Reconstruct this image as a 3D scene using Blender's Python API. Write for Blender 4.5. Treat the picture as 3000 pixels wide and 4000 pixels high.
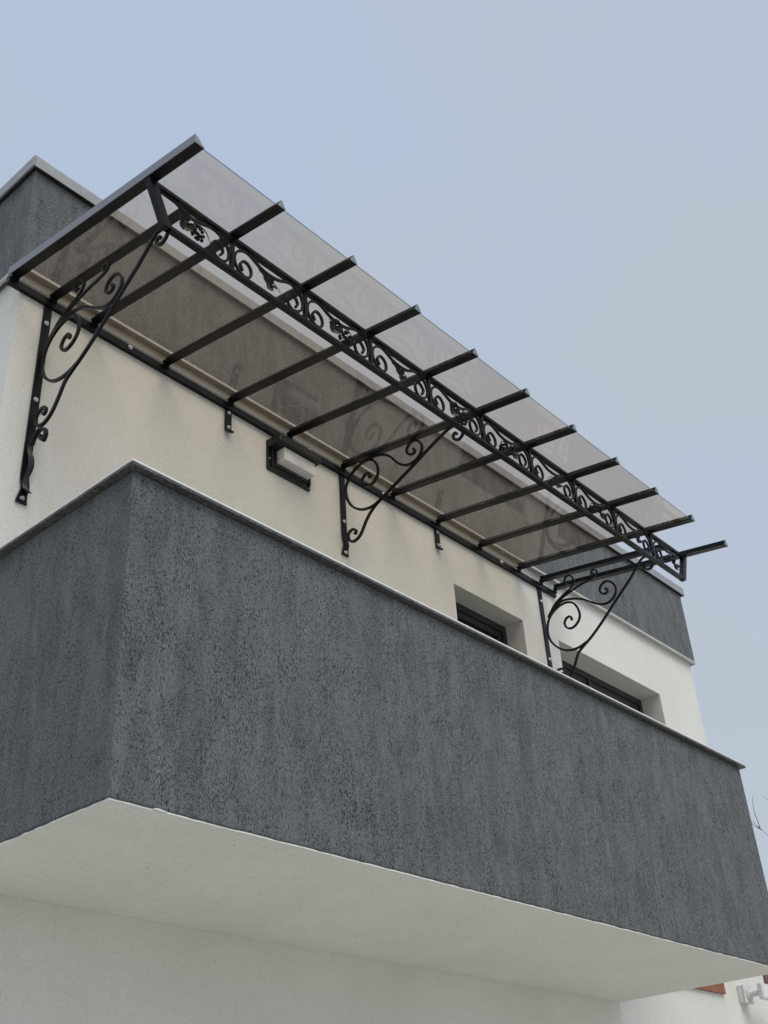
import bpy, math, random
from mathutils import Matrix, Vector

for o in list(bpy.data.objects):
    bpy.data.objects.remove(o, do_unlink=True)
scene = bpy.context.scene
col = scene.collection

# ------------------------------------------------------------------ camera
cam_data = bpy.data.cameras.new("camera")
cam = bpy.data.objects.new("camera", cam_data)
col.objects.link(cam)
RIGHT = Vector((0.662619, -0.746803, -0.056752))
UP = Vector((-0.373232, -0.394953, 0.83947))
FWD = Vector((0.649333, 0.535067, 0.540435))
m = Matrix((RIGHT, UP, -FWD)).transposed().to_4x4()
m.translation = Vector((-2.14158, -4.206198, -1.26044))
cam.matrix_world = m
cam_data.sensor_fit = 'VERTICAL'
cam_data.sensor_height = 36.0
cam_data.sensor_width = 27.0
cam_data.lens = 4413.92 / 4000.0 * 36.0
cam_data.clip_start = 0.05
cam_data.clip_end = 2000.0
scene.camera = cam

# ------------------------------------------------------------------ sky, sun, exposure
SUN = Vector((-0.14, -0.52, 0.82)).normalized()
sun_el = math.asin(SUN.z)
sun_rot = math.atan2(SUN.x, SUN.y)
world = bpy.data.worlds.new("World")
scene.world = world
world.use_nodes = True
wn, wl = world.node_tree.nodes, world.node_tree.links
wn.clear()
w_out = wn.new('ShaderNodeOutputWorld')
w_bg = wn.new('ShaderNodeBackground')
w_bg.inputs['Strength'].default_value = 0.1
w_sky = wn.new('ShaderNodeTexSky')
w_sky.sky_type = 'NISHITA'
w_sky.sun_disc = False
w_sky.sun_elevation = sun_el
w_sky.sun_rotation = sun_rot
w_sky.dust_density = 2.0
w_tc = wn.new('ShaderNodeTexCoord')
w_map = wn.new('ShaderNodeMapping')
w_map.inputs['Scale'].default_value = (1.0, 1.0, 1.6)
w_map.inputs['Location'].default_value = (0.0, 0.0, 0.25)
w_map.inputs['Rotation'].default_value = (0.2, 0.3, 0.9)
w_noise = wn.new('ShaderNodeTexNoise')
w_noise.inputs['Scale'].default_value = 1.7
w_noise.inputs['Detail'].default_value = 7.0
w_noise.inputs['Roughness'].default_value = 0.52
w_noise.inputs['Distortion'].default_value = 0.4
w_ramp = wn.new('ShaderNodeValToRGB')
w_ramp.color_ramp.elements[0].position = 0.40
w_ramp.color_ramp.elements[0].color = (0.442, 0.527, 0.662, 1)
w_ramp.color_ramp.elements[1].position = 0.60
w_ramp.color_ramp.elements[1].color = (0.475, 0.52, 0.585, 1)
w_scale = wn.new('ShaderNodeVectorMath')
w_scale.operation = 'SCALE'
w_scale.inputs['Scale'].default_value = 8.5
w_mix = wn.new('ShaderNodeMix')
w_mix.data_type = 'RGBA'
w_mix.inputs['Factor'].default_value = 0.86
wl.new(w_tc.outputs['Generated'], w_map.inputs['Vector'])
wl.new(w_map.outputs['Vector'], w_noise.inputs['Vector'])
wl.new(w_noise.outputs['Fac'], w_ramp.inputs['Fac'])
wl.new(w_ramp.outputs['Color'], w_scale.inputs[0])
wl.new(w_sky.outputs['Color'], w_mix.inputs['A'])
wl.new(w_scale.outputs['Vector'], w_mix.inputs['B'])
wl.new(w_mix.outputs['Result'], w_bg.inputs['Color'])
wl.new(w_bg.outputs['Background'], w_out.inputs['Surface'])

sun_data = bpy.data.lights.new("sun", 'SUN')
sun_data.energy = 1.5
sun_data.angle = math.radians(42)
sun_data.color = (1.0, 0.955, 0.86)
sun = bpy.data.objects.new("sun", sun_data)
sun.rotation_euler = (-SUN).to_track_quat('-Z', 'Y').to_euler()
sun.location = (4, -8, 12)
col.objects.link(sun)

scene.view_settings.view_transform = 'Standard'
scene.view_settings.look = 'None'
scene.view_settings.exposure = 0.42
scene.view_settings.gamma = 1.0
scene.view_settings.use_curve_mapping = False
scene.cycles.use_denoising = True
scene.cycles.max_bounces = 10
scene.cycles.transparent_max_bounces = 24
scene.cycles.caustics_reflective = False
scene.cycles.caustics_refractive = False

# ------------------------------------------------------------------ materials
def new_mat(name):
    mt = bpy.data.materials.new(name)
    mt.use_nodes = True
    nt = mt.node_tree
    bsdf = nt.nodes['Principled BSDF']
    return mt, nt, bsdf

def N(nt, t, **kw):
    n = nt.nodes.new(t)
    for k, v in kw.items():
        if k in n.inputs:
            n.inputs[k].default_value = v
        else:
            setattr(n, k, v)
    return n

def coords(nt, scale=(1, 1, 1), rot=(0, 0, 0)):
    tc = N(nt, 'ShaderNodeTexCoord')
    mp = N(nt, 'ShaderNodeMapping')
    mp.inputs['Scale'].default_value = scale
    mp.inputs['Rotation'].default_value = rot
    nt.links.new(tc.outputs['Object'], mp.inputs['Vector'])
    return mp.outputs['Vector']

def ramp(nt, src, stops):
    r = N(nt, 'ShaderNodeValToRGB')
    els = r.color_ramp.elements
    while len(els) < len(stops):
        els.new(0.5)
    for e, (p, c) in zip(els, stops):
        e.position = p
        e.color = (c[0], c[1], c[2], 1) if isinstance(c, tuple) else (c, c, c, 1)
    nt.links.new(src, r.inputs['Fac'])
    return r.outputs['Color']

def mixc(nt, fac, a, b, mode='MIX'):
    mx = N(nt, 'ShaderNodeMix', data_type='RGBA', blend_type=mode)
    L = nt.links
    for key, v in (('Factor', fac), ('A', a), ('B', b)):
        s = mx.inputs[key]
        if key in ('A', 'B'):
            s = [i for i in mx.inputs if i.name == key and i.type == 'RGBA'][0]
        if isinstance(v, (int, float)):
            s.default_value = v if key == 'Factor' else (v, v, v, 1)
        elif isinstance(v, tuple):
            s.default_value = (v[0], v[1], v[2], 1)
        else:
            L.new(v, s)
    return [o for o in mx.outputs if o.type == 'RGBA'][0]

def noise(nt, vec, scale, detail=3, rough=0.5, dist=0.0):
    n = N(nt, 'ShaderNodeTexNoise')
    n.inputs['Scale'].default_value = scale
    n.inputs['Detail'].default_value = detail
    n.inputs['Roughness'].default_value = rough
    n.inputs['Distortion'].default_value = dist
    nt.links.new(vec, n.inputs['Vector'])
    return n.outputs['Fac']

def bump(nt, bsdf, height, dist, strength=1.0, normal=None):
    b = N(nt, 'ShaderNodeBump')
    b.inputs['Distance'].default_value = dist
    b.inputs['Strength'].default_value = strength
    nt.links.new(height, b.inputs['Height'])
    if normal is not None:
        nt.links.new(normal, b.inputs['Normal'])
    nt.links.new(b.outputs['Normal'], bsdf.inputs['Normal'])
    return b.outputs['Normal']

def dark_plaster():
    mt, nt, b = new_mat('dark_scratched_plaster')
    v = coords(nt)
    tall = noise(nt, coords(nt, (1, 1, 0.40)), 230, 4, 0.65, 0.6)      # vertical scratches
    worm = noise(nt, coords(nt, (1, 1, 0.85)), 190, 4, 0.65, 1.3)     # round pits and short worm tracks
    zone = noise(nt, coords(nt, (1, 1, 0.40)), 9.0, 5, 0.65, 0.8)     # trowel patches
    streak = noise(nt, coords(nt, (9, 9, 0.9)), 3.6, 4, 0.65, 0.4)
    pick = ramp(nt, noise(nt, coords(nt, (2.2, 2.2, 0.5)), 3.4, 3, 0.55, 0.5), [(0.40, 0.15), (0.60, 0.85)])
    hgt = mixc(nt, pick, worm, tall)
    # how deep the scratches go differs from patch to patch
    off = ramp(nt, zone, [(0.25, 0.465), (0.75, 0.535)])
    lvl = N(nt, 'ShaderNodeMath', operation='ADD')
    nt.links.new(hgt, lvl.inputs[0])
    nt.links.new(off, lvl.inputs[1])
    pitmask = ramp(nt, lvl.outputs[0], [(0.92, 0.0), (1.05, 1.0)])
    base = ramp(nt, zone, [(0.25, (0.190, 0.202, 0.206)), (0.75, (0.224, 0.237, 0.240))])
    base = mixc(nt, 0.4, base, ramp(nt, streak, [(0.30, (0.150, 0.160, 0.164)), (0.72, (0.278, 0.293, 0.294))]))
    pitcol = mixc(nt, 1.0, base, (0.12, 0.135, 0.155), 'MULTIPLY')
    colr = mixc(nt, pitmask, pitcol, base)
    nt.links.new(colr, b.inputs['Base Color'])
    b.inputs['Roughness'].default_value = 0.85
    b.inputs['Specular IOR Level'].default_value = 0.3
    bump(nt, b, hgt, 0.016, 1.0)
    return mt

def white_plaster():
    mt, nt, b = new_mat('off_white_plaster')
    v = coords(nt)
    grain = noise(nt, coords(nt, (1, 1, 0.6)), 120, 3, 0.55, 1.0)
    zone = noise(nt, v, 1.6, 4, 0.55, 0.3)
    rub = noise(nt, coords(nt, (1.5, 1.5, 0.5)), 7, 4, 0.6, 0.5)
    base = ramp(nt, zone, [(0.3, (0.715, 0.71, 0.655)), (0.7, (0.79, 0.79, 0.74))])
    base = mixc(nt, 0.12, base, ramp(nt, rub, [(0.3, (0.69, 0.67, 0.61)), (0.7, (0.80, 0.795, 0.745))]))
    g = ramp(nt, grain, [(0.28, 0.82), (0.44, 1.0)])
    colr = mixc(nt, 1.0, base, g, 'MULTIPLY')
    nt.links.new(colr, b.inputs['Base Color'])
    b.inputs['Roughness'].default_value = 0.9
    b.inputs['Specular IOR Level'].default_value = 0.25
    bump(nt, b, grain, 0.006, 0.8)
    return mt

def soffit_plaster():
    mt, nt, b = new_mat('grey_soffit_plaster')
    grain = noise(nt, coords(nt, (0.30, 1, 1)), 130, 3, 0.6, 1.2)
    zone = noise(nt, coords(nt), 1.5, 4, 0.55, 0.3)
    base = ramp(nt, zone, [(0.3, (0.725, 0.72, 0.685)), (0.7, (0.79, 0.785, 0.75))])
    g = ramp(nt, grain, [(0.30, 0.79), (0.48, 1.0)])
    speck = noise(nt, coords(nt), 38, 1, 0.5)
    sp = ramp(nt, speck, [(0.19, 0.35), (0.215, 1.0)])
    colr = mixc(nt, 1.0, mixc(nt, 1.0, base, g, 'MULTIPLY'), sp, 'MULTIPLY')
    nt.links.new(colr, b.inputs['Base Color'])
    b.inputs['Roughness'].default_value = 0.92
    b.inputs['Specular IOR Level'].default_value = 0.2
    bump(nt, b, grain, 0.0025, 0.5)
    return mt

def metal_paint(name, c, rough=0.38, var=0.4, bumpd=0.0006, spec=0.5):
    mt, nt, b = new_mat(name)
    v = coords(nt)
    n1 = noise(nt, v, 14, 4, 0.6)
    n2 = noise(nt, v, 420, 2, 0.5)
    lo = tuple(x * (1 - var * 0.5) for x in c)
    hi = tuple(x * (1 + var * 0.5) for x in c)
    nt.links.new(ramp(nt, n1, [(0.3, lo), (0.7, hi)]), b.inputs['Base Color'])
    nt.links.new(ramp(nt, n1, [(0.3, rough * 0.8), (0.7, rough * 1.25)]), b.inputs['Roughness'])
    b.inputs['Specular IOR Level'].default_value = spec
    bump(nt, b, n2, bumpd, 0.6)
    return mt

def plain(name, c, rough=0.5, metallic=0.0, spec=0.5):
    mt, nt, b = new_mat(name)
    n1 = noise(nt, coords(nt), 25, 3, 0.55)
    nt.links.new(ramp(nt, n1, [(0.3, tuple(x * 0.9 for x in c)), (0.7, tuple(min(1, x * 1.08) for x in c))]), b.inputs['Base Color'])
    b.inputs['Roughness'].default_value = rough
    b.inputs['Metallic'].default_value = metallic
    b.inputs['Specular IOR Level'].default_value = spec
    return mt

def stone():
    mt, nt, b = new_mat('shaded_speckled_stone')
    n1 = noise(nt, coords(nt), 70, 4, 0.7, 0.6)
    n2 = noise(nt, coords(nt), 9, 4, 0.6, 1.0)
    c = ramp(nt, n1, [(0.36, (0.022, 0.022, 0.022)), (0.52, (0.075, 0.073, 0.070)), (0.68, (0.24, 0.235, 0.225))])  # stone speckle, with the shade under the overhang put into the colour
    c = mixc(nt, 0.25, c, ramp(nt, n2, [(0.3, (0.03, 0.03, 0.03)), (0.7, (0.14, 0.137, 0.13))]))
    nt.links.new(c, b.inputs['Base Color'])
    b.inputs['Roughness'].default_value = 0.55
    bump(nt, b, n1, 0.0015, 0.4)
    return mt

def canopy_glass():
    mt, nt, b = new_mat('tinted_canopy_glass')
    nt.nodes.remove(b)
    out = nt.nodes['Material Output']
    tr = N(nt, 'ShaderNodeBsdfTransparent')
    tr.inputs['Color'].default_value = (0.885, 0.823, 0.760, 1)
    gl = N(nt, 'ShaderNodeBsdfGlossy')
    gl.inputs['Color'].default_value = (0.95, 0.95, 0.95, 1)
    gl.inputs['Roughness'].default_value = 0.0
    fr = N(nt, 'ShaderNodeFresnel')
    # the sheet does not bend light here, so both faces reflect as seen from the air
    geo = N(nt, 'ShaderNodeNewGeometry')
    ior = N(nt, 'ShaderNodeMapRange')
    ior.inputs['To Min'].default_value = 1.52
    ior.inputs['To Max'].default_value = 1 / 1.52
    nt.links.new(geo.outputs['Backfacing'], ior.inputs['Value'])
    nt.links.new(ior.outputs['Result'], fr.inputs['IOR'])
    mx = N(nt, 'ShaderNodeMixShader')
    L = nt.links
    fm = N(nt, 'ShaderNodeMath', operation='MULTIPLY')
    fm.inputs[1].default_value = 0.62
    L.new(fr.outputs[0], fm.inputs[0])
    L.new(fm.outputs[0], mx.inputs[0])
    L.new(tr.outputs[0], mx.inputs[1])
    L.new(gl.outputs[0], mx.inputs[2])
    # a thin film of dust and a few dried splashes
    tl = N(nt, 'ShaderNodeBsdfTranslucent')
    tl.inputs['Color'].default_value = (0.80, 0.78, 0.74, 1)
    zone = noise(nt, coords(nt), 1.1, 4, 0.6, 0.4)
    spots = N(nt, 'ShaderNodeTexVoronoi')
    spots.inputs['Scale'].default_value = 46
    L.new(coords(nt), spots.inputs['Vector'])
    sm = ramp(nt, spots.outputs['Distance'], [(0.10, 1.0), (0.17, 0.0)])
    where = ramp(nt, noise(nt, coords(nt), 3.1, 2, 0.5, 0.0), [(0.66, 0.0), (0.76, 0.8)])
    spot = mixc(nt, 1.0, sm, where, 'MULTIPLY')
    film = ramp(nt, zone, [(0.3, 0.004), (0.75, 0.014)])
    fac = mixc(nt, 1.0, film, spot, 'ADD')
    mx2 = N(nt, 'ShaderNodeMixShader')
    L.new(fac, mx2.inputs[0])
    L.new(mx.outputs[0], mx2.inputs[1])
    L.new(tl.outputs[0], mx2.inputs[2])
    L.new(mx2.outputs[0], out.inputs['Surface'])
    return mt

def pane_glass():
    mt, nt, b = new_mat('dark_window_glass')
    n1 = noise(nt, coords(nt), 3, 3, 0.5)
    nt.links.new(ramp(nt, n1, [(0.3, (0.010, 0.012, 0.013)), (0.7, (0.022, 0.026, 0.026))]), b.inputs['Base Color'])
    b.inputs['Roughness'].default_value = 0.04
    b.inputs['Specular IOR Level'].default_value = 0.5
    return mt

def roof_tile_mat():
    mt, nt, b = new_mat('brown_roof_tile')
    n1 = noise(nt, coords(nt), 8, 4, 0.6, 0.5)
    nt.links.new(ramp(nt, n1, [(0.3, (0.07, 0.045, 0.035)), (0.7, (0.22, 0.13, 0.10))]), b.inputs['Base Color'])
    b.inputs['Roughness'].default_value = 0.85
    return mt

def ground_mat():
    mt, nt, b = new_mat('pale_paving')
    n1 = noise(nt, coords(nt), 0.8, 5, 0.6)
    n2 = noise(nt, coords(nt), 60, 2, 0.5)
    c = mixc(nt, 0.3, ramp(nt, n1, [(0.3, (0.42, 0.405, 0.37)), (0.7, (0.54, 0.525, 0.485))]), ramp(nt, n2, [(0.3, (0.3, 0.29, 0.27)), (0.7, (0.5, 0.49, 0.46))]))
    nt.links.new(c, b.inputs['Base Color'])
    b.inputs['Roughness'].default_value = 0.9
    return mt

def bark_mat():
    mt, nt, b = new_mat('grey_brown_bark')
    n1 = noise(nt, coords(nt, (3, 3, 0.6)), 12, 4, 0.6, 0.5)
    nt.links.new(ramp(nt, n1, [(0.3, (0.055, 0.043, 0.035)), (0.7, (0.15, 0.12, 0.10))]), b.inputs['Base Color'])
    b.inputs['Roughness'].default_value = 0.9
    bump(nt, b, n1, 0.01, 0.6)
    return mt

M = dict(
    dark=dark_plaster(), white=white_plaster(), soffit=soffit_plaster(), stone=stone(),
    iron=metal_paint('black_powder_coat', (0.0062, 0.0062, 0.0074), 0.34, spec=0.22),
    sky_grey=metal_paint('sky_lit_grey', (0.190, 0.202, 0.232), 0.40, 0.2, 0.0003),  # blue-grey stands in for sky shine on black iron
    lit_edge=plain('lit_edge_pale', (0.74, 0.735, 0.715), 0.5),  # pale tone for the light on the coping edge
    glass_edge=plain('green_glass_edge', (0.085, 0.125, 0.115), 0.25),
    coping=metal_paint('grey_sheet_metal', (0.285, 0.295, 0.305), 0.45, 0.25, 0.0003),
    trim=plain('pale_trim_bead', (0.50, 0.50, 0.475), 0.7),
    steel=plain('bright_bolt_steel', (0.72, 0.72, 0.72), 0.28, 1.0),
    frame=plain('anthracite_window_frame', (0.020, 0.021, 0.024), 0.42),
    pane=pane_glass(), glass=canopy_glass(),
    lamp_black=plain('black_lamp_housing', (0.010, 0.010, 0.011), 0.5),
    diffuser=plain('opal_white_diffuser', (0.78, 0.775, 0.755), 0.35),
    gasket=plain('dark_seam', (0.06, 0.06, 0.06), 0.8),
    terracotta=plain('terracotta_brown', (0.27, 0.105, 0.06), 0.75),
    plastic=plain('white_plastic', (0.66, 0.67, 0.66), 0.45),
    tile=plain('terrace_tile', (0.42, 0.40, 0.37), 0.6),
    rooftile=roof_tile_mat(), ground=ground_mat(), bark=bark_mat(),
)

# ------------------------------------------------------------------ mesh helpers
class MB:
    def __init__(self):
        self.v = []
        self.f = []
    def quadbox(self, p):           # 8 corners: bottom ring 0-3, top ring 4-7
        n = len(self.v)
        self.v += [tuple(q) for q in p]
        for f in ((3, 2, 1, 0), (4, 5, 6, 7), (0, 1, 5, 4), (1, 2, 6, 5), (2, 3, 7, 6), (3, 0, 4, 7)):
            self.f.append(tuple(n + i for i in f))
        return self
    def box(self, x0, x1, y0, y1, z0, z1):
        return self.quadbox([(x0, y0, z0), (x1, y0, z0), (x1, y1, z0), (x0, y1, z0),
                             (x0, y0, z1), (x1, y0, z1), (x1, y1, z1), (x0, y1, z1)])
    def prism(self, ring_a, ring_b):
        n = len(self.v)
        k = len(ring_a)
        self.v += [tuple(q) for q in ring_a] + [tuple(q) for q in ring_b]
        self.f.append(tuple(n + i for i in reversed(range(k))))
        self.f.append(tuple(n + k + i for i in range(k)))
        for i in range(k):
            j = (i + 1) % k
            self.f.append((n + i, n + j, n + k + j, n + k + i))
        return self
    def quad(self, a, b, c, d):
        n = len(self.v)
        self.v += [tuple(a), tuple(b), tuple(c), tuple(d)]
        self.f.append((n, n + 1, n + 2, n + 3))
        return self
    def rings(self, rings, closed_ends=True):
        n = len(self.v)
        k = len(rings[0])
        for r in rings:
            self.v += [tuple(q) for q in r]
        for a in range(len(rings) - 1):
            for i in range(k):
                j = (i + 1) % k
                self.f.append((n + a * k + i, n + a * k + j, n + (a + 1) * k + j, n + (a + 1) * k + i))
        if closed_ends:
            self.f.append(tuple(n + i for i in reversed(range(k))))
            self.f.append(tuple(n + (len(rings) - 1) * k + i for i in range(k)))
        return self
    def tube(self, pts, rads, k=6):
        rings = []
        prev = None
        for i, p in enumerate(pts):
            p = Vector(p)
            t = (Vector(pts[min(i + 1, len(pts) - 1)]) - Vector(pts[max(i - 1, 0)])).normalized()
            if prev is None:
                a = t.orthogonal().normalized()
            else:
                a = (prev - t * prev.dot(t))
                a = a.normalized() if a.length > 1e-6 else t.orthogonal().normalized()
            prev = a
            b = t.cross(a)
            r = rads[i] if isinstance(rads, (list, tuple)) else rads
            rings.append([p + (a * math.cos(2 * math.pi * q / k) + b * math.sin(2 * math.pi * q / k)) * r for q in range(k)])
        return self.rings(rings)
    def ball(self, c, r, seg=8, rg=6):
        c = Vector(c)
        n = len(self.v)
        self.v.append(tuple(c + Vector((0, 0, -r))))
        for i in range(1, rg):
            ph = -math.pi / 2 + math.pi * i / rg
            for j in range(seg):
                th = 2 * math.pi * j / seg
                self.v.append(tuple(c + Vector((math.cos(ph) * math.cos(th), math.cos(ph) * math.sin(th), math.sin(ph))) * r))
        self.v.append(tuple(c + Vector((0, 0, r))))
        last = len(self.v) - 1
        for j in range(seg):
            self.f.append((n, n + 1 + (j + 1) % seg, n + 1 + j))
            self.f.append((last, last - seg + j, last - seg + (j + 1) % seg))
        for i in range(rg - 2):
            for j in range(seg):
                a = n + 1 + i * seg + j
                b = n + 1 + i * seg + (j + 1) % seg
                self.f.append((a, b, b + seg, a + seg))
        return self
    def mesh(self, name, mat, origin=(0, 0, 0), smooth=False):
        ox, oy, oz = origin
        me = bpy.data.meshes.new(name)
        me.from_pydata([(x - ox, y - oy, z - oz) for x, y, z in self.v], [], self.f)
        me.update()
        import bmesh
        bm = bmesh.new()
        bm.from_mesh(me)
        bmesh.ops.recalc_face_normals(bm, faces=bm.faces)
        bm.to_mesh(me)
        bm.free()
        me.materials.append(mat)
        if smooth:
            for p in me.polygons:
                p.use_smooth = True
        return me
    def build(self, name, mat, parent=None, smooth=False, bevel=0.0):
        org = Vector((0, 0, 0))
        if parent is not None:
            org = parent["_org"] if "_org" in parent else (0, 0, 0)
        me = self.mesh(name, mat, tuple(org), smooth)
        return link(name, me, parent, bevel)

ORG = {}
def link(name, me, parent=None, bevel=0.0, loc=(0, 0, 0)):
    o = bpy.data.objects.new(name, me)
    col.objects.link(o)
    o.parent = parent
    o.location = loc
    if bevel:
        bv = o.modifiers.new("edge", 'BEVEL')
        bv.width = bevel
        bv.segments = 2
        bv.limit_method = 'ANGLE'
    return o

def thing(name, label, cat, group=None):
    o = bpy.data.objects.new(name, None)
    col.objects.link(o)
    o["label"] = label
    o["category"] = cat
    if group:
        o["group"] = group
    o.empty_display_size = 0.2
    return o

def tag(o, label=None, cat=None, kind=None, group=None):
    if label:
        o["label"] = label
    if cat:
        o["category"] = cat
    if kind:
        o["kind"] = kind
    if group:
        o["group"] = group
    return o

def catmull(pts, per=6):
    out = []
    n = len(pts)
    for i in range(n - 1):
        p0 = pts[max(i - 1, 0)]
        p1, p2 = pts[i], pts[i + 1]
        p3 = pts[min(i + 2, n - 1)]
        for k in range(per):
            t = k / per
            out.append(tuple(0.5 * (2 * b + (c - a) * t + (2 * a - 5 * b + 4 * c - d) * t * t + (3 * b - a - 3 * c + d) * t ** 3)
                             for a, b, c, d in zip(p0, p1, p2, p3)))
    out.append(tuple(pts[-1]))
    return out

def strip_2d(mb, pts, w, d, plane, off, taper=(1.0, 1.0), per=6):
    """Forged square bar following a smooth path. plane 'YZ' lies at x=off, plane 'XZ' at y=off."""
    P = catmull(pts, per)
    n = len(P)
    rings = []
    for i, p in enumerate(P):
        a = P[max(i - 1, 0)]
        b = P[min(i + 1, n - 1)]
        tx, tz = b[0] - a[0], b[1] - a[1]
        ln = math.hypot(tx, tz) or 1e-6
        nx, nz = -tz / ln, tx / ln
        u = i / (n - 1)
        k = 1.0
        if u < 0.06:
            k = taper[0] + (1 - taper[0]) * (u / 0.06)
        elif u > 0.94:
            k = taper[1] + (1 - taper[1]) * ((1 - u) / 0.06)
        h = w * 0.5 * k
        A = (p[0] + nx * h, p[1] + nz * h)
        B = (p[0] - nx * h, p[1] - nz * h)
        if plane == 'YZ':
            rings.append([(off - d / 2, A[0], A[1]), (off + d / 2, A[0], A[1]), (off + d / 2, B[0], B[1]), (off - d / 2, B[0], B[1])])
        else:
            rings.append([(A[0], off - d / 2, A[1]), (A[0], off + d / 2, A[1]), (B[0], off + d / 2, B[1]), (B[0], off - d / 2, B[1])])
    mb.rings(rings)
    return mb

# ------------------------------------------------------------------ dimensions (metres; z = 0 is the underside of the balcony)
GROUND = -2.85
D, W, H = 1.2019, 5.1212, 1.30            # balcony depth, length, height of its face
XL, XR = 0.0433, 7.4225                   # house corners
BD = 0.0435                               # how far the dark band stands proud
ZB0, ZB1 = 3.2358, 3.9718
DEPTH = 7.5
WIN1 = (3.70, 4.558, 0.27, 2.700)
WIN2 = (5.045, 6.653, 0.30, 2.692)

# ------------------------------------------------------------------ ground
g = MB().quad((-400, -400, GROUND), (400, -400, GROUND), (400, 400, GROUND), (-400, 400, GROUND)).build('ground', M['ground'])
tag(g, kind='structure')

# ------------------------------------------------------------------ house
house = thing('house', 'two storey house with white walls, dark plaster balcony and roof band', 'house')

def wall_with_openings(x0, x1, z0, z1, holes, depth):
    mb = MB()
    xs = sorted({x0, x1} | {h[0] for h in holes} | {h[1] for h in holes})
    zs = sorted({z0, z1} | {h[2] for h in holes} | {h[3] for h in holes})
    for a, b in zip(xs, xs[1:]):
        for c, d in zip(zs, zs[1:]):
            if any(h[0] <= a and b <= h[1] and h[2] <= c and d <= h[3] for h in holes):
                continue
            mb.quad((a, 0, c), (b, 0, c), (b, 0, d), (a, 0, d))
    for a, b, c, d in holes:
        mb.quad((a, 0, c), (a, 0, d), (a, depth, d), (a, depth, c))
        mb.quad((b, 0, c), (b, depth, c), (b, depth, d), (b, 0, d))
        mb.quad((a, 0, d), (b, 0, d), (b, depth, d), (a, depth, d))
        mb.quad((a, 0, c), (a, depth, c), (b, depth, c), (b, 0, c))
    return mb

front = wall_with_openings(XL, XR, GROUND, ZB0 + 0.02, [WIN1, WIN2], 0.30)
me = bpy.data.meshes.new('front_wall')
me.from_pydata(front.v, [], front.f)
me.materials.append(M['white'])
link('front_wall', me, house)
mb = MB()
mb.quad((XL, 0, GROUND), (XL, 0, ZB0 + 0.02), (XL, DEPTH, ZB0 + 0.02), (XL, DEPTH, GROUND))
mb.quad((XR, 0, GROUND), (XR, DEPTH, GROUND), (XR, DEPTH, ZB0 + 0.02), (XR, 0, ZB0 + 0.02))
mb.quad((XL, DEPTH, GROUND), (XL, DEPTH, ZB0 + 0.02), (XR, DEPTH, ZB0 + 0.02), (XR, DEPTH, GROUND))
mb.build('side_wall', M['white'], house)
MB().box(XL - BD, XR + BD, -BD, DEPTH + BD, ZB0, ZB1).build('roof_band', M['dark'], house, bevel=0.006)
# pale bead under the band, on the three sides in view
mb = MB()
mb.box(XL - BD - 0.004, XR + BD + 0.004, -BD - 0.004, -BD + 0.012, ZB0 - 0.016, ZB0 + 0.003)
mb.build('band_bead', M['trim'], house)
MB().box(XL - BD - 0.004, XL - BD + 0.012, -BD + 0.013, DEPTH, ZB0 - 0.016, ZB0 + 0.003).build('band_bead', M['trim'], house)
MB().box(XR + BD - 0.012, XR + BD + 0.004, -BD + 0.013, DEPTH, ZB0 - 0.016, ZB0 + 0.003).build('band_bead', M['trim'], house)
MB().box(XL - BD + 0.014, XR + BD - 0.014, -BD + 0.013, 0.05, ZB0 - 0.004, ZB0 - 0.001).build('band_underside', M['trim'], house)

# sheet metal copings on the roof edge, with open joints
CO, CH = 0.032, 0.080
joints = [XL - BD - CO, 1.19, 2.298, 3.405, 3.982, 5.095, 6.25, XR + BD + CO]
for a, b in zip(joints, joints[1:]):
    p = []
    y0 = -BD - CO
    a2 = a + (0.009 if a == joints[0] else 0.003)
    b = b - (0.009 if b == joints[-1] else 0.0)
    MB().prism([(a2, y0, ZB1 - 0.002), (a2, y0, ZB1 + CH - 0.004), (a2, y0 + 0.004, ZB1 + CH), (a2, 0.30, ZB1 + CH - 0.012), (a2, 0.30, ZB1 + CH - 0.016), (a2, y0 + 0.006, ZB1 + 0.05), (a2, y0 + 0.006, ZB1 - 0.002)],
               [(b, y0, ZB1 - 0.002), (b, y0, ZB1 + CH - 0.004), (b, y0 + 0.004, ZB1 + CH), (b, 0.30, ZB1 + CH - 0.012), (b, 0.30, ZB1 + CH - 0.016), (b, y0 + 0.006, ZB1 + 0.05), (b, y0 + 0.006, ZB1 - 0.002)]).build('coping_sheet', M['coping'], house)
for sx, xe in ((-1, XL - BD - CO), (1, XR + BD + CO)):
    for ya, yb in ((-BD - CO + 0.0015, 1.6), (1.603, 3.4), (3.403, DEPTH)):
        x1 = xe - sx * 0.006
        x2 = xe - sx * 0.35
        MB().prism([(xe, ya, ZB1 - 0.002), (xe, ya, ZB1 + CH + 0.001), (x2, ya, ZB1 + CH - 0.008), (x2, ya, ZB1 + CH - 0.013), (x1, ya, ZB1 + 0.05), (x1, ya, ZB1 - 0.002)],
                   [(xe, yb, ZB1 - 0.002), (xe, yb, ZB1 + CH + 0.001), (x2, yb, ZB1 + CH - 0.008), (x2, yb, ZB1 + CH - 0.013), (x1, yb, ZB1 + 0.05), (x1, yb, ZB1 - 0.002)]).build('coping_sheet', M['coping'], house)
MB().box(XL - BD + 0.003, XR + BD - 0.003, -BD + 0.003, DEPTH, ZB1 + 0.001, ZB1 + 0.045).build('roof_deck', M['gasket'], house)

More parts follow.
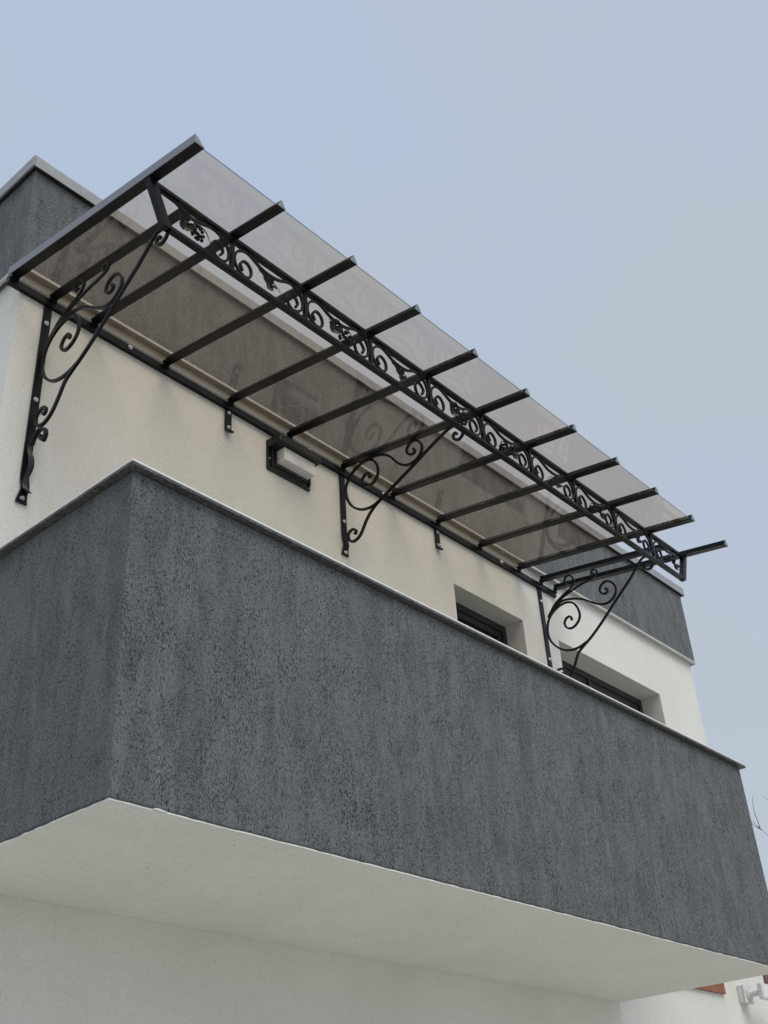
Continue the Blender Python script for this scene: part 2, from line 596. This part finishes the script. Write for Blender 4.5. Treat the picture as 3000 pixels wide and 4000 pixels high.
# windows
def window(x0, x1, z0, z1, y, mullions):
    wdw = bpy.data.objects.new('window', None)
    col.objects.link(wdw)
    wdw.parent = house
    fw = 0.055
    mb = MB()
    mb.box(x0, x1, y, y + 0.07, z1 - fw, z1)
    mb.box(x0, x1, y, y + 0.07, z0, z0 + fw)
    mb.box(x0, x0 + fw, y, y + 0.07, z0 + fw, z1 - fw)
    mb.box(x1 - fw, x1, y, y + 0.07, z0 + fw, z1 - fw)
    mb.build('frame', M['frame'], wdw)
    edges = [x0 + fw] + mullions + [x1 - fw]
    for mx in mullions:
        MB().box(mx - 0.02, mx + 0.02, y - 0.006, y + 0.06, z0 + fw + 0.001, z1 - fw - 0.001).build('mullion', M['frame'], wdw)
    for i, (a, b) in enumerate(zip(edges, edges[1:])):
        a2 = a + (0.021 if i > 0 else 0.002)
        b2 = b - (0.021 if i < len(edges) - 2 else 0.002)
        sw = 0.05
        zt, zb = z1 - fw - 0.003, z0 + fw + 0.003
        yy = y + 0.012
        mb = MB()
        mb.box(a2, b2, yy, yy + 0.05, zt - sw, zt)
        mb.box(a2, b2, yy, yy + 0.05, zb, zb + sw)
        mb.box(a2, a2 + sw, yy, yy + 0.05, zb + sw, zt - sw)
        mb.box(b2 - sw, b2, yy, yy + 0.05, zb + sw, zt - sw)
        mb.build('sash', M['frame'], wdw)
        MB().box(a2 + sw + 0.001, b2 - sw - 0.001, yy + 0.018, yy + 0.026, zb + sw + 0.001, zt - sw - 0.001).build('pane', M['pane'], wdw)
    return wdw
window(WIN1[0] + .001, WIN1[1] - .001, WIN1[2] + .001, WIN1[3] - .001, 0.165, [])
window(WIN2[0] + .001, WIN2[1] - .001, WIN2[2] + .001, WIN2[3] - .001, 0.190, [5.77])
MB().box(5.005, 6.702, -0.022, 0.18, 0.187, 0.299).build('window_sill', M['terracotta'], house)

# balcony: floor slab, dark parapet, stone coping, pale soffit
u_ring = [(0, -0.001), (0, -D), (W, -D), (W, -0.001), (W - 0.16, -0.001), (W - 0.16, -D + 0.16), (0.16, -D + 0.16), (0.16, -0.001)]
MB().prism([(x, y, 0.001) for x, y in u_ring], [(x, y, H) for x, y in u_ring]).build('balcony_parapet', M['dark'], house, bevel=0.007)
MB().box(0.161, W - 0.161, -D + 0.162, -0.002, 0.02, 0.25).build('balcony_floor', M['tile'], house)
# soffit sheet with a slightly ragged plaster edge
rnd = random.Random(4)
ring = []
def edge_pts(a, b, n, nrm):
    for i in range(n):
        t = i / n
        j = rnd.uniform(-0.0035, 0.002)
        ring.append((a[0] + (b[0] - a[0]) * t + nrm[0] * j, a[1] + (b[1] - a[1]) * t + nrm[1] * j))
edge_pts((0.004, -D + 0.003), (W - 0.004, -D + 0.003), 130, (0, -1))
edge_pts((W - 0.004, -D + 0.003), (W - 0.004, -0.001), 30, (1, 0))
ring.append((W - 0.004, -0.001))
ring.append((0.004, -0.001))
edge_pts((0.004, -0.001), (0.004, -D + 0.003), 30, (-1, 0))
mb = MB()
mb.prism([(x, y, -0.005) for x, y in ring], [(x, y, 0.0) for x, y in ring])
mb.build('balcony_soffit', M['soffit'], house)
O, T = 0.036, 0.019
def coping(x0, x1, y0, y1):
    # stone slab coloured dark for the underside shade; pale sheet added as lit edge
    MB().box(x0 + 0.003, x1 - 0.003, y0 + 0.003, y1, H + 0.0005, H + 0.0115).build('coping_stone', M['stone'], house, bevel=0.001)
    MB().box(x0, x1, y0, y1, H + 0.012, H + T + 0.002).build('lit_edge_sheet', M['lit_edge'], house, bevel=0.0015)
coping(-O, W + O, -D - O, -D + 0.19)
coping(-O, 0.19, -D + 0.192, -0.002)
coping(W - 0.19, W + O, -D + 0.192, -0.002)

# lime splashes and a bare chip left on the dark plaster
rs = random.Random(8)
mb = MB()
def splash(x, z, r):
    k = 7
    ring = [(x + r * rs.uniform(0.6, 1.2) * math.cos(2 * math.pi * q / k), z + 1.5 * r * rs.uniform(0.6, 1.2) * math.sin(2 * math.pi * q / k)) for q in range(k)]
    mb.prism([(a, -D - 0.0005, c) for a, c in ring], [(a, -D - 0.0022, c) for a, c in ring])
for k in range(30):
    t = rs.random()
    splash(0.185 + 0.02 * math.sin(3 * t) + rs.gauss(0, 0.007), 0.04 + 0.19 * t ** 0.8, rs.uniform(0.0005, 0.0013))
for k in range(12):
    splash(rs.uniform(0.05, W - 0.1), rs.uniform(0.05, H - 0.1), rs.uniform(0.0005, 0.0012))
for x, z in ((0.925, 0.923), (0.862, 1.185), (0.930, 0.915), (0.868, 1.172)):
    splash(x, z, 0.0020)
tag(mb.build('lime_splash', M['plastic'], house), kind='stuff')
MB().prism([(0.183, -D - 0.003, -0.004), (0.243, -D - 0.003, -0.004), (0.240, -D - 0.003, -0.001), (0.205, -D - 0.003, 0.0035), (0.185, -D - 0.003, 0.001)],
           [(0.183, -D + 0.002, -0.004), (0.243, -D + 0.002, -0.004), (0.240, -D + 0.002, -0.001), (0.205, -D + 0.002, 0.0035), (0.185, -D + 0.002, 0.001)]).build('bare_chip', M['plastic'], house)

# low annex past the house corner, with a brown boarded shutter
MB().box(XR + 0.002, 10.6, 0.0, 5.0, GROUND, 0.95).build('annex_wall', M['white'], house)
for k in range(8):
    MB().box(7.503 + k * 0.13, 7.503 + k * 0.13 + 0.124, -0.014, -0.001, 0.312, 0.90).build('shutter_board', M['rooftile'], house)

# ------------------------------------------------------------------ glass canopy
canopy = thing('door_canopy', 'black wrought iron canopy with tinted glass panes above the balcony', 'canopy')
SL, ZR = 0.15864, 3.1471
YT = 1.5228
S, X0 = 0.5073, -0.0096
def rz(y, off=0.0):
    return ZR + SL * (y + 0.03) + off
XI = [X0 + i * S for i in range(11)]
FW = 0.053

def tbar(x, y0, y1, web, tip=True, name='rafter'):
    """T iron running from the wall (y0) to the tip (y1); web 'mid' or 'left'."""
    mb = MB()
    xa, xb = x - FW / 2, x + FW / 2
    def slab(a, b, o0, o1):
        mb.quadbox([(a, y1, rz(y1, o0)), (b, y1, rz(y1, o0)), (b, y0, rz(y0, o0)), (a, y0, rz(y0, o0)),
                    (a, y1, rz(y1, o1)), (b, y1, rz(y1, o1)), (b, y0, rz(y0, o1)), (a, y0, rz(y0, o1))])
    slab(xa, xb, 0, 0.005)
    wa, wb = (x - 0.0028, x + 0.0028) if web == 'mid' else (xa, xa + 0.005)
    slab(wa, wb, 0.0052, 0.047)
    capm = None
    if tip:
        capm = MB()
        yy = y1
        top = (wa + wb) / 2 if web == 'mid' else xa + 0.002
        capm.prism([(xa, yy - 0.004, rz(yy)), (xb, yy - 0.004, rz(yy)), (top + 0.003, yy - 0.004, rz(yy, 0.047)), (top - 0.003, yy - 0.004, rz(yy, 0.047))],
                 [(xa, yy - 0.0003, rz(yy)), (xb, yy - 0.0003, rz(yy)), (top + 0.003, yy - 0.0003, rz(yy, 0.047)), (top - 0.003, yy - 0.0003, rz(yy, 0.047))])
    # foot plate down to the wall rail
    mb.box(x - 0.022, x + 0.022, y0 - 0.009, y0 - 0.001, 3.118, rz(y0) + 0.001)
    r = mb.build(name, M['iron'], canopy)
    if capm:
        capm.build('end_cap', M['sky_grey'], r)  # tip coloured grey for the sky shine on it
    if web == 'left':
        fm = MB()
        fa, fb = xa - 0.004, xa - 0.0005
        fm.quadbox([(fa, y1 - 0.004, rz(y1 - 0.004, -0.001)), (fb, y1 - 0.004, rz(y1 - 0.004, -0.001)), (fb, 0.0 - 0.003, rz(-0.003, -0.001)), (fa, -0.003, rz(-0.003, -0.001)),
                    (fa, y1 - 0.004, rz(y1 - 0.004, 0.052)), (fb, y1 - 0.004, rz(y1 - 0.004, 0.052)), (fb, -0.003, rz(-0.003, 0.052)), (fa, -0.003, rz(-0.003, 0.052))])
        fm.build('sky_lit_edge', M['sky_grey'], r)  # sheet added so the outer web face looks sky-lit
    return r

for i, x in enumerate(XI):
    tbar(x, -0.027, -YT, 'left' if i == 0 else 'mid')
XB = (0.215, 2.53, 4.85)        # bracket planes
for x in (XB[0], XB[2]):
    tbar(x + 0.012, -0.027, -1.155, 'mid', tip=False, name='bracket_arm')

# nine glass panes; the tenth bay is open
for i in range(9):
    a, b = XI[i] + (0.0045 if i else -0.020), XI[i + 1] - 0.0045
    y0, y1 = -0.006, -YT + 0.012
    pm = MB().quadbox([(a, y1, rz(y1, 0.0062)), (b, y1, rz(y1, 0.0062)), (b, y0, rz(y0, 0.0062)), (a, y0, rz(y0, 0.0062)),
                  (a, y1, rz(y1, 0.0142)), (b, y1, rz(y1, 0.0142)), (b, y0, rz(y0, 0.0142)), (a, y0, rz(y0, 0.0142))])
    pane = pm.build('glass_pane', M['glass'], canopy)
    pane.data.materials.append(M['glass_edge'])
    for p in pane.data.polygons:
        if abs(p.normal.z) < 0.5:
            p.material_index = 1

# wall rail with bolts
def bolt(parent, x, y, z, r=0.0085, seg=6):
    mb = MB()
    for (ra, ya, yb, k) in ((r * 1.45, y, y - 0.002, 14), (r, y - 0.002, y - 0.009, seg), (r * 0.5, y - 0.009, y - 0.013, 8)):
        A = [(x + ra * math.cos(2 * math.pi * q / k), ya, z + ra * math.sin(2 * math.pi * q / k)) for q in range(k)]
        Bq = [(x + ra * math.cos(2 * math.pi * q / k), yb, z + ra * math.sin(2 * math.pi * q / k)) for q in range(k)]
        mb.prism(A, Bq)
    return mb.build('bolt', M['steel'], parent)
rail = MB().box(-0.042, 5.083, -0.026, -0.0008, 3.084, 3.134).build('wall_rail', M['iron'], canopy, bevel=0.0015)
for x in (0.761, 2.214, 2.953, 4.34):
    bolt(rail, x - 0.012, -0.0262, 3.117, 0.010)

# short fixing straps under two rafters
def strap(x):
    mb = MB()
    pts = [(3.083, -0.010), (2.93, -0.010), (2.922, -0.013), (2.917, -0.024), (2.915, -0.038)]
    rings = []
    for k, (z, y) in enumerate(pts):
        a = pts[max(k - 1, 0)]
        b = pts[min(k + 1, len(pts) - 1)]
        dz, dy = b[0] - a[0], b[1] - a[1]
        ln = math.hypot(dz, dy)
        nz, ny = -dy / ln, dz / ln
        hh = 0.0035
        rings.append([(x - 0.025, y + ny * hh, z + nz * hh), (x + 0.025, y + ny * hh, z + nz * hh), (x + 0.025, y - ny * hh, z - nz * hh), (x - 0.025, y - ny * hh, z - nz * hh)])
    mb.rings(rings)
    s_ = mb.build('fixing_strap', M['iron'], canopy)
    bolt(s_, x, -0.0142, 3.062)
    bolt(s_, x, -0.0142, 2.952)
strap(XI[3])
strap(XI[7])

# ------------------------------------------------------------------ scroll brackets
A13 = [(-0.098, 2.310), (-0.110, 2.298), (-0.126, 2.309), (-0.118, 2.335), (-0.088, 2.345), (-0.056, 2.336), (-0.041, 2.302), (-0.058, 2.255),
       (-0.104, 2.233), (-0.152, 2.245), (-0.192, 2.280), (-0.232, 2.345), (-0.268, 2.412), (-0.32, 2.452), (-0.40, 2.500), (-0.503, 2.577),
       (-0.664, 2.715), (-0.801, 2.828), (-0.880, 2.905), (-0.930, 2.955), (-0.962, 2.968), (-0.996, 2.958), (-1.020, 2.930),
       (-1.028, 2.898), (-1.007, 2.862), (-0.972, 2.856), (-0.946, 2.880), (-0.946, 2.906), (-0.966, 2.913), (-0.976, 2.898)]
B13 = [(-0.258, 2.702), (-0.262, 2.722), (-0.246, 2.740), (-0.214, 2.734), (-0.193, 2.698), (-0.210, 2.654), (-0.252, 2.638), (-0.301, 2.657), (-0.336, 2.707), (-0.331, 2.776),
       (-0.297, 2.838), (-0.240, 2.866), (-0.170, 2.862), (-0.105, 2.832), (-0.057, 2.782), (-0.033, 2.710), (-0.037, 2.632), (-0.075, 2.555), (-0.143, 2.490), (-0.215, 2.462), (-0.290, 2.461), (-0.36, 2.482)]
C13 = [(-0.060, 2.808), (-0.111, 2.858), (-0.196, 2.893), (-0.289, 2.878), (-0.383, 2.837), (-0.453, 2.785), (-0.523, 2.738), (-0.588, 2.722), (-0.639, 2.739), (-0.676, 2.780),
       (-0.680, 2.834), (-0.648, 2.884), (-0.603, 2.903), (-0.560, 2.884), (-0.547, 2.842), (-0.568, 2.809), (-0.602, 2.809), (-0.611, 2.834), (-0.592, 2.845)]
D13 = [(-0.056, 2.800), (-0.127, 2.886), (-0.210, 2.934), (-0.283, 2.965), (-0.324, 2.997), (-0.337, 3.037), (-0.309, 3.080), (-0.269, 3.082), (-0.251, 3.050), (-0.272, 3.026), (-0.292, 3.040)]
E13 = [(-0.080, 2.835), (-0.170, 2.902), (-0.280, 2.941), (-0.386, 2.964), (-0.487, 2.976), (-0.537, 2.992), (-0.549, 3.022), (-0.521, 3.043), (-0.495, 3.030), (-0.508, 3.008), (-0.522, 3.018)]
L1 = [(-0.098, 2.153), (-0.112, 2.163), (-0.116, 2.141), (-0.138, 2.122), (-0.152, 2.149), (-0.140, 2.187), (-0.105, 2.208), (-0.075, 2.202), (-0.052, 2.180), (-0.036, 2.147)]
A2 = [(-0.098, 2.588), (-0.108, 2.580), (-0.114, 2.599), (-0.091, 2.619), (-0.062, 2.617), (-0.044, 2.598), (-0.047, 2.566), (-0.061, 2.542), (-0.086, 2.529), (-0.119, 2.533), (-0.149, 2.552), (-0.171, 2.581),
      (-0.196, 2.620), (-0.230, 2.663), (-0.272, 2.699), (-0.314, 2.723), (-0.368, 2.747), (-0.431, 2.773), (-0.624, 2.856), (-0.728, 2.903), (-0.847, 2.953), (-0.925, 2.980), (-0.985, 2.976), (-1.022, 2.940),
      (-1.029, 2.897), (-1.014, 2.870), (-0.986, 2.864), (-0.959, 2.882), (-0.955, 2.912), (-0.973, 2.923), (-0.985, 2.908)]
B2 = [(-0.246, 2.950), (-0.262, 2.958), (-0.255, 2.976), (-0.229, 2.987), (-0.201, 2.976), (-0.190, 2.950), (-0.204, 2.912), (-0.230, 2.893), (-0.263, 2.888), (-0.300, 2.900), (-0.324, 2.931), (-0.331, 2.970), (-0.322, 3.020),
      (-0.294, 3.064), (-0.250, 3.088), (-0.195, 3.092), (-0.143, 3.078), (-0.095, 3.048), (-0.060, 3.008), (-0.041, 2.960), (-0.043, 2.905), (-0.056, 2.858), (-0.083, 2.808), (-0.124, 2.764), (-0.168, 2.735), (-0.216, 2.720), (-0.268, 2.717), (-0.33, 2.733)]
C2 = [(-0.235, 3.094), (-0.285, 3.094), (-0.335, 3.082), (-0.395, 3.056), (-0.448, 3.010), (-0.491, 2.948), (-0.534, 2.904), (-0.579, 2.881), (-0.634, 2.880), (-0.682, 2.906), (-0.705, 2.946), (-0.698, 2.992), (-0.663, 3.030), (-0.626, 3.040),
      (-0.592, 3.019), (-0.581, 2.988), (-0.598, 2.953), (-0.630, 2.943), (-0.647, 2.961), (-0.634, 2.980)]

def wall_bar(parent, x, z_end):
    """Flat bar on the wall; its last stretch is forged wavy and flared."""
    mb = MB()
    zs = [3.083, z_end + 0.16, z_end + 0.13, z_end + 0.10, z_end + 0.075, z_end + 0.05, z_end + 0.02, z_end]
    ys = [-0.0095, -0.0095, -0.012, -0.016, -0.018, -0.014, -0.010, -0.009]
    xo = [0, 0, 0.002, 0.006, 0.006, 0.001, -0.001, 0]
    hw = [0.0235, 0.0235, 0.0235, 0.023, 0.022, 0.023, 0.028, 0.031]
    rings = []
    for z, y, o_, h in zip(zs, ys, xo, hw):
        rings.append([(x + o_ - h, y - 0.004, z), (x + o_ + h, y - 0.004, z), (x + o_ + h, y + 0.004, z), (x + o_ - h, y + 0.004, z)])
    mb.rings(rings)
    return mb.build('wall_bar', M['iron'], parent)

def bracket(kind, x, z_end, bolts):
    br = bpy.data.objects.new('scroll_bracket', None)
    col.objects.link(br)
    br.parent = canopy
    wall_bar(br, x, z_end)
    BW = 0.0145
    sets = (A2, B2, C2) if kind == 'small' else (A13, B13, C13, D13, E13)
    for k, pts in enumerate(sets):
        # members lie side by side a hair apart in depth so that crossing faces never coincide
        strip_2d(MBk := MB(), pts, BW if k < 3 else 0.0125, 0.0155 - 0.0006 * k, 'YZ', x, (1.25, 1.25 if k < 1 else 0.6 if k == 1 else 1.2), 5)
        MBk.build('scroll', M['iron'], br)
    if kind == 'long':
        strip_2d(MBk := MB(), L1, 0.0135, 0.022, 'YZ', x, (1.2, 1.0), 5)
        MBk.build('scroll', M['iron'], br)
        # forged leaf tail lying on the bar
        mb = MB()
        P = catmull([(-0.028, 2.150, 0.0, 0.011), (-0.026, 2.120, -0.004, 0.013), (-0.036, 2.075, 0.006, 0.017), (-0.038, 2.02, 0.010, 0.017), (-0.028, 1.965, 0.002, 0.015), (-0.024, 1.925, -0.002, 0.014), (-0.030, 1.89, 0.004, 0.018), (-0.048, 1.862, 0.014, 0.020)], 4)
        rings = []
        for y, z, o_, h in P:
            rings.append([(x + o_ - h, y, z), (x + o_, y - 0.010, z - 0.002), (x + o_ + h, y, z), (x + o_, y + 0.006, z)])
        mb.rings(rings)
        mb.build('leaf_tail', M['iron'], br)
    for z in bolts:
        bolt(br, x, -0.0137, z, 0.0095)
    return br
bracket('long', XB[0], 1.812, (2.965, 2.445, 1.842))
bracket('small', XB[1], 2.455, (2.715, 2.478))
bracket('plain', XB[2], 1.812, (2.968, 2.455, 1.842))

# ------------------------------------------------------------------ ornamental frieze along the front
frieze = bpy.data.objects.new('grapevine_frieze', None)
col.objects.link(frieze)
frieze.parent = canopy
YL = -1.175
FX = XI[0] + XI[10]
def chord(x0, x1, z0, z1):
    MB().box(x0, x1, YL - 0.017, YL + 0.017, z0, z1).build('chord', M['iron'], frieze, bevel=0.0015)
chord(-0.012, FX + 0.012, 2.9405, rz(YL - 0.017, -0.0006))
chord(0.100, FX - 0.100, 2.7195, 2.7415)
for i in range(1, 10):
    MB().box(XI[i] - 0.010, XI[i] + 0.010, YL - 0.010, YL + 0.010, 2.7418, 2.9402).build('post', M['iron'], frieze)
for mir in (False, True):
    q = [(-0.034, 2.9605), (0.010, 2.9605), (0.116, 2.7195), (0.072, 2.7195)]
    if mir:
        q = [(FX - x, z) for x, z in reversed(q)]
    MB().prism([(x, YL - 0.0185, z) for x, z in q], [(x, YL + 0.0185, z) for x, z in q]).build('end_post', M['iron'], frieze)

HALF = [(0.070, 2.786), (0.064, 2.800), (0.055, 2.822), (0.074, 2.852), (0.100, 2.856), (0.122, 2.835), (0.128, 2.803), (0.115, 2.768), (0.084, 2.755), (0.048, 2.772), (0.024, 2.802), (0.0165, 2.840), (0.027, 2.880),
        (0.054, 2.912), (0.088, 2.9285), (0.118, 2.926), (0.148, 2.913), (0.177, 2.898), (0.207, 2.888)]
MID = S / 2
SCROLL = HALF + [(MID, 2.8835)] + [(S - x, z) for x, z in reversed(HALF)]
def mirror_pts(pts, c, mir):
    return [(c - x, z) for x, z in pts] if mir else pts

def leaf_mesh(mb, c, size, ang, y, mir):
    """Five lobed vine leaf, cupped and veined, 3 mm thick."""
    prof = []
    lobes = 40
    for k in range(lobes):
        th = 2 * math.pi * k / lobes
        r = 0.62 + 0.26 * abs(math.cos(2.5 * th)) ** 0.8 + 0.05 * math.cos(15 * th)
        if abs(math.atan2(math.sin(th - math.pi), math.cos(th - math.pi))) < 0.28:
            r *= 0.45
        prof.append((r, th))
    ca, sa = math.cos(ang), math.sin(ang)
    n = len(mb.v)
    rows = []
    for frac in (0.0, 0.5, 1.0):
        row = []
        for r, th in prof:
            rr = r * frac * size
            lx, lz = rr * math.cos(th), rr * math.sin(th) * 0.92
            dep = 0.012 * (1 - abs(math.cos(2.5 * th))) * frac - 0.016 * frac * frac + 0.006 * math.sin(3 * th + 1) * frac
            gx, gz = lx * ca - lz * sa, lx * sa + lz * ca
            row.append((c[0] + (-gx if mir else gx), y + dep, c[1] + gz))
        rows.append(row)
    for side in (0, 1):
        base = len(mb.v)
        off = 0.0015 if side else -0.0015
        mb.v.append((rows[0][0][0], rows[0][0][1] + off, rows[0][0][2]))
        for row in rows[1:]:
            mb.v += [(a, b + off, cc) for a, b, cc in row]
        for k in range(lobes):
            j = (k + 1) % lobes
            mb.f.append((base, base + 1 + k, base + 1 + j))
            mb.f.append((base + 1 + k, base + 1 + lobes + k, base + 1 + lobes + j, base + 1 + j))
        if side == 0:
            first = base
        else:
            for k in range(lobes):
                j = (k + 1) % lobes
                mb.f.append((first + 1 + lobes + k, base + 1 + lobes + k, base + 1 + lobes + j, first + 1 + lobes + j))

def grapes_mesh(mb, c, y, mir, seed):
    rg = random.Random(seed)
    rows = [(0.030, 3), (0.018, 4), (0.004, 4), (-0.010, 3), (-0.022, 2), (-0.033, 1)]
    for dz, n in rows:
        for k in range(n):
            th = 2 * math.pi * (k + rg.random() * 0.3) / n + dz * 90
            rad = 0.0135 + 0.005 * (n - 2) if n > 1 else 0.0
            ax = 0.75 * dz
            dx = rad * 1.15 * math.cos(th) - ax
            xx = c[0] + (-dx if mir else dx)
            mb.ball((xx, y + rad * math.sin(th), c[1] + dz * 0.85 + rg.uniform(-0.002, 0.002)), 0.0098 + rg.uniform(-0.0008, 0.0012))

def wire(mb, pts, r0, r1, y, mir, c):
    P = catmull(mirror_pts(pts, c, mir), 4)
    n = len(P)
    mb.tube([(x, y - 0.006 * math.sin(math.pi * i / (n - 1)), z) for i, (x, z) in enumerate(P)], [r0 + (r1 - r0) * i / (n - 1) for i in range(n)], 5)

cache = {}
def bay_part(key, name, maker, loc, smooth=True):
    if key not in cache:
        mb = MB()
        maker(mb)
        cache[key] = mb.mesh(name, M['iron'], (0, 0, 0), smooth)
    link(name, cache[key], frieze, 0, loc)

YG = -0.004
for i in range(1, 11):
    mir = i >= 6
    j = 11 - i if mir else i                 # the right half mirrors the left half
    x = XI[i - 1]
    base = (x, YL, 0)
    if j == 1:
        vine = [(0.030, 2.934), (0.055, 2.936), (0.083, 2.937), (0.117, 2.931), (0.155, 2.914), (0.196, 2.903), (0.227, 2.901), (0.265, 2.908), (0.306, 2.922), (0.341, 2.931), (0.377, 2.928), (0.406, 2.912), (0.436, 2.882), (0.452, 2.848), (0.449, 2.804), (0.431, 2.770),
                (0.400, 2.756), (0.366, 2.768), (0.345, 2.800), (0.346, 2.835), (0.368, 2.860), (0.397, 2.852), (0.413, 2.828), (0.408, 2.804), (0.396, 2.788)]
        vine = [(a + 0.035, z) for a, z in vine]
        bay_part(('v', mir), 'scroll', lambda mb: strip_2d(mb, mirror_pts(vine, S, mir), 0.012, 0.0135, 'XZ', 0, (0.5, 1.0), 5), base, False)
        lc, lsz, la = (0.205, 2.818), 0.062, 0.9
        gc = (0.288, 2.822)
        st = [(0.248, 2.900), (0.262, 2.870), (0.280, 2.845)]
        td = [(0.262, 2.872), (0.300, 2.878), (0.335, 2.860), (0.352, 2.835), (0.368, 2.812)]
        ls = [(0.250, 2.900), (0.232, 2.868), (0.215, 2.845)]
        kinds = ('leaf', 'grapes')
    else:
        bay_part(('s',), 'scroll', lambda mb: strip_2d(mb, SCROLL, 0.012, 0.0135, 'XZ', 0, (1.0, 1.0), 5), base, False)
        if j % 2 == 1:                        # bays with leaf and grapes
            lc, lsz, la = (0.210, 2.808), 0.055, 1.2
            gc = (0.300, 2.806)
            st = [(0.240, 2.882), (0.253, 2.855), (0.280, 2.830)]
            td = [(0.262, 2.852), (0.297, 2.853), (0.326, 2.834), (0.339, 2.806), (0.334, 2.785)]
            ls = [(0.240, 2.882), (0.226, 2.860), (0.212, 2.840)]
            kinds = ('leaf', 'grapes')
        else:                                 # bays with a single leaf on a forked stem
            lc, lsz, la = (0.240, 2.808), 0.056, -0.75
            st = [(0.112, 2.924), (0.142, 2.897), (0.168, 2.873), (0.195, 2.858)]
            td = [(0.180, 2.868), (0.220, 2.855), (0.270, 2.838), (0.306, 2.823), (0.328, 2.806)]
            ls = [(0.190, 2.862), (0.204, 2.838), (0.226, 2.816)]
            kinds = ('leaf',)
    c = S
    def mk_stem(mb):
        wire(mb, st, 0.0045, 0.0035, YG, mir, c)
        wire(mb, td, 0.0045, 0.0012, YG + 0.001, mir, c)
        wire(mb, ls, 0.0042, 0.0035, YG - 0.001, mir, c)
    def mk_leaf(mb):
        cc = (c - lc[0], lc[1]) if mir else lc
        leaf_mesh(mb, cc, lsz, la + math.pi, -0.008, mir)
    def mk_gr(mb):
        cc = (c - gc[0], gc[1]) if mir else gc
        grapes_mesh(mb, cc, -0.004, mir, j)
    bay_part(('t', j if j == 1 else j % 2, mir), 'tendril', mk_stem, base)
    bay_part(('l', j if j == 1 else j % 2, mir), 'vine_leaf', mk_leaf, base, False)
    if 'grapes' in kinds:
        bay_part(('g', j == 1, mir), 'grape_cluster', mk_gr, base)

# ------------------------------------------------------------------ bulkhead lamp on the wall
lamp = thing('wall_lamp', 'black bulkhead lamp with white box diffuser under the canopy rail', 'lamp')
def cut_plate(x0, x1, z0, z1, y0, y1, c):
    r = [(x0 + c, z0), (x1 - c, z0), (x1, z0 + c), (x1, z1 - c), (x1 - c, z1), (x0 + c, z1), (x0, z1 - c), (x0, z0 + c)]
    return MB().prism([(x, y0, z) for x, z in r], [(x, y1, z) for x, z in r])
cut_plate(1.838, 2.222, 2.806, 3.040, -0.012, -0.001, 0.012).build('back_plate', M['lamp_black'], lamp, bevel=0.002)
MB().box(1.842, 2.218, -0.124, -0.0125, 2.972, 3.030).build('hood', M['lamp_black'], lamp, bevel=0.005)
MB().box(1.868, 1.880, -0.030, -0.0125, 2.84, 2.9715).build('side_rib', M['lamp_black'], lamp, bevel=0.002)
MB().box(2.196, 2.208, -0.030, -0.0125, 2.84, 2.9715).build('side_rib', M['lamp_black'], lamp, bevel=0.002)
MB().box(1.905, 2.192, -0.022, -0.0125, 2.862, 2.9715).build('gasket', M['gasket'], lamp, bevel=0.002)
MB().box(1.912, 2.186, -0.092, -0.0225, 2.876, 2.968).build('diffuser', M['diffuser'], lamp, bevel=0.004)
for x, z in ((1.855, 2.89), (2.207, 2.825)):
    bolt(lamp, x, -0.0122, z, 0.004)

# ------------------------------------------------------------------ floodlight low on the wall beyond the balcony
fl = thing('wall_floodlight', 'white floodlight on a square junction box below the far window', 'floodlight')
MB().box(6.955, 7.085, -0.046, -0.001, 0.143, 0.276).build('junction_box', M['plastic'], fl, bevel=0.006)
MB().box(6.950, 7.090, -0.062, -0.0465, 0.138, 0.281).build('box_lid', M['plastic'], fl, bevel=0.006)
mb = MB()
mb.tube([(7.02, -0.0625, 0.21), (7.02, -0.074, 0.21)], 0.050, 20)
mb.build('flange', M['plastic'], fl)
mb = MB()
mb.tube([(7.02, -0.0745, 0.21), (7.02, -0.12, 0.208), (7.02, -0.165, 0.205)], [0.030, 0.024, 0.026], 16)
mb.build('stem', M['plastic'], fl)
MB().box(6.965, 7.36, -0.205, -0.166, 0.150, 0.268).build('lamp_head', M['plastic'], fl, bevel=0.006)
MB().box(6.985, 7.34, -0.2075, -0.2055, 0.166, 0.252).build('lens', M['diffuser'], fl)

# ------------------------------------------------------------------ bare tree past the balcony end
tree = thing('bare_tree', 'leafless tree whose thin twigs reach in beyond the balcony end', 'tree')
rt = random.Random(11)
base_p = Vector((14.2, -0.36, GROUND))
trunk = MB()
twigs = MB()
def branch(p, d, ln, r, depth):
    pts = [p.copy()]
    rad = [r]
    n = 5 if depth < 3 else 4
    dd = d.copy()
    for k in range(n):
        dd = (dd + Vector((rt.uniform(-1, 1), rt.uniform(-1, 1), rt.uniform(-0.5, 0.9))) * (0.16 if depth < 2 else 0.26)).normalized()
        p = p + dd * ln / n
        pts.append(p.copy())
        rad.append(r * (1 - 0.62 * (k + 1) / n))
    (trunk if depth < 2 else twigs).tube(pts, rad, 8 if depth < 2 else 4)
    if depth >= 5:
        return
    kids = (4, 5, 4, 4, 3)[depth]
    for k in range(kids):
        t = rt.uniform(0.35, 1.0)
        idx = min(int(t * n), n - 1)
        q = pts[idx].lerp(pts[idx + 1], t * n - idx if t < 1 else 1.0)
        ax = dd.orthogonal()
        ax.rotate(Matrix.Rotation(rt.uniform(0, 6.28), 4, dd))
        nd = (dd * rt.uniform(0.5, 0.9) + ax.normalized() * rt.uniform(0.5, 0.95) + Vector((0, 0, 0.12))).normalized()
        branch(q, nd, ln * rt.uniform(0.5, 0.72), max(rad[idx] * 0.6, 0.006), depth + 1)
branch(base_p, Vector((0, 0, 1)), 4.7, 0.17, 0)
trunk.build('trunk', M['bark'], tree, smooth=True)
twigs.build('crown', M['bark'], tree)
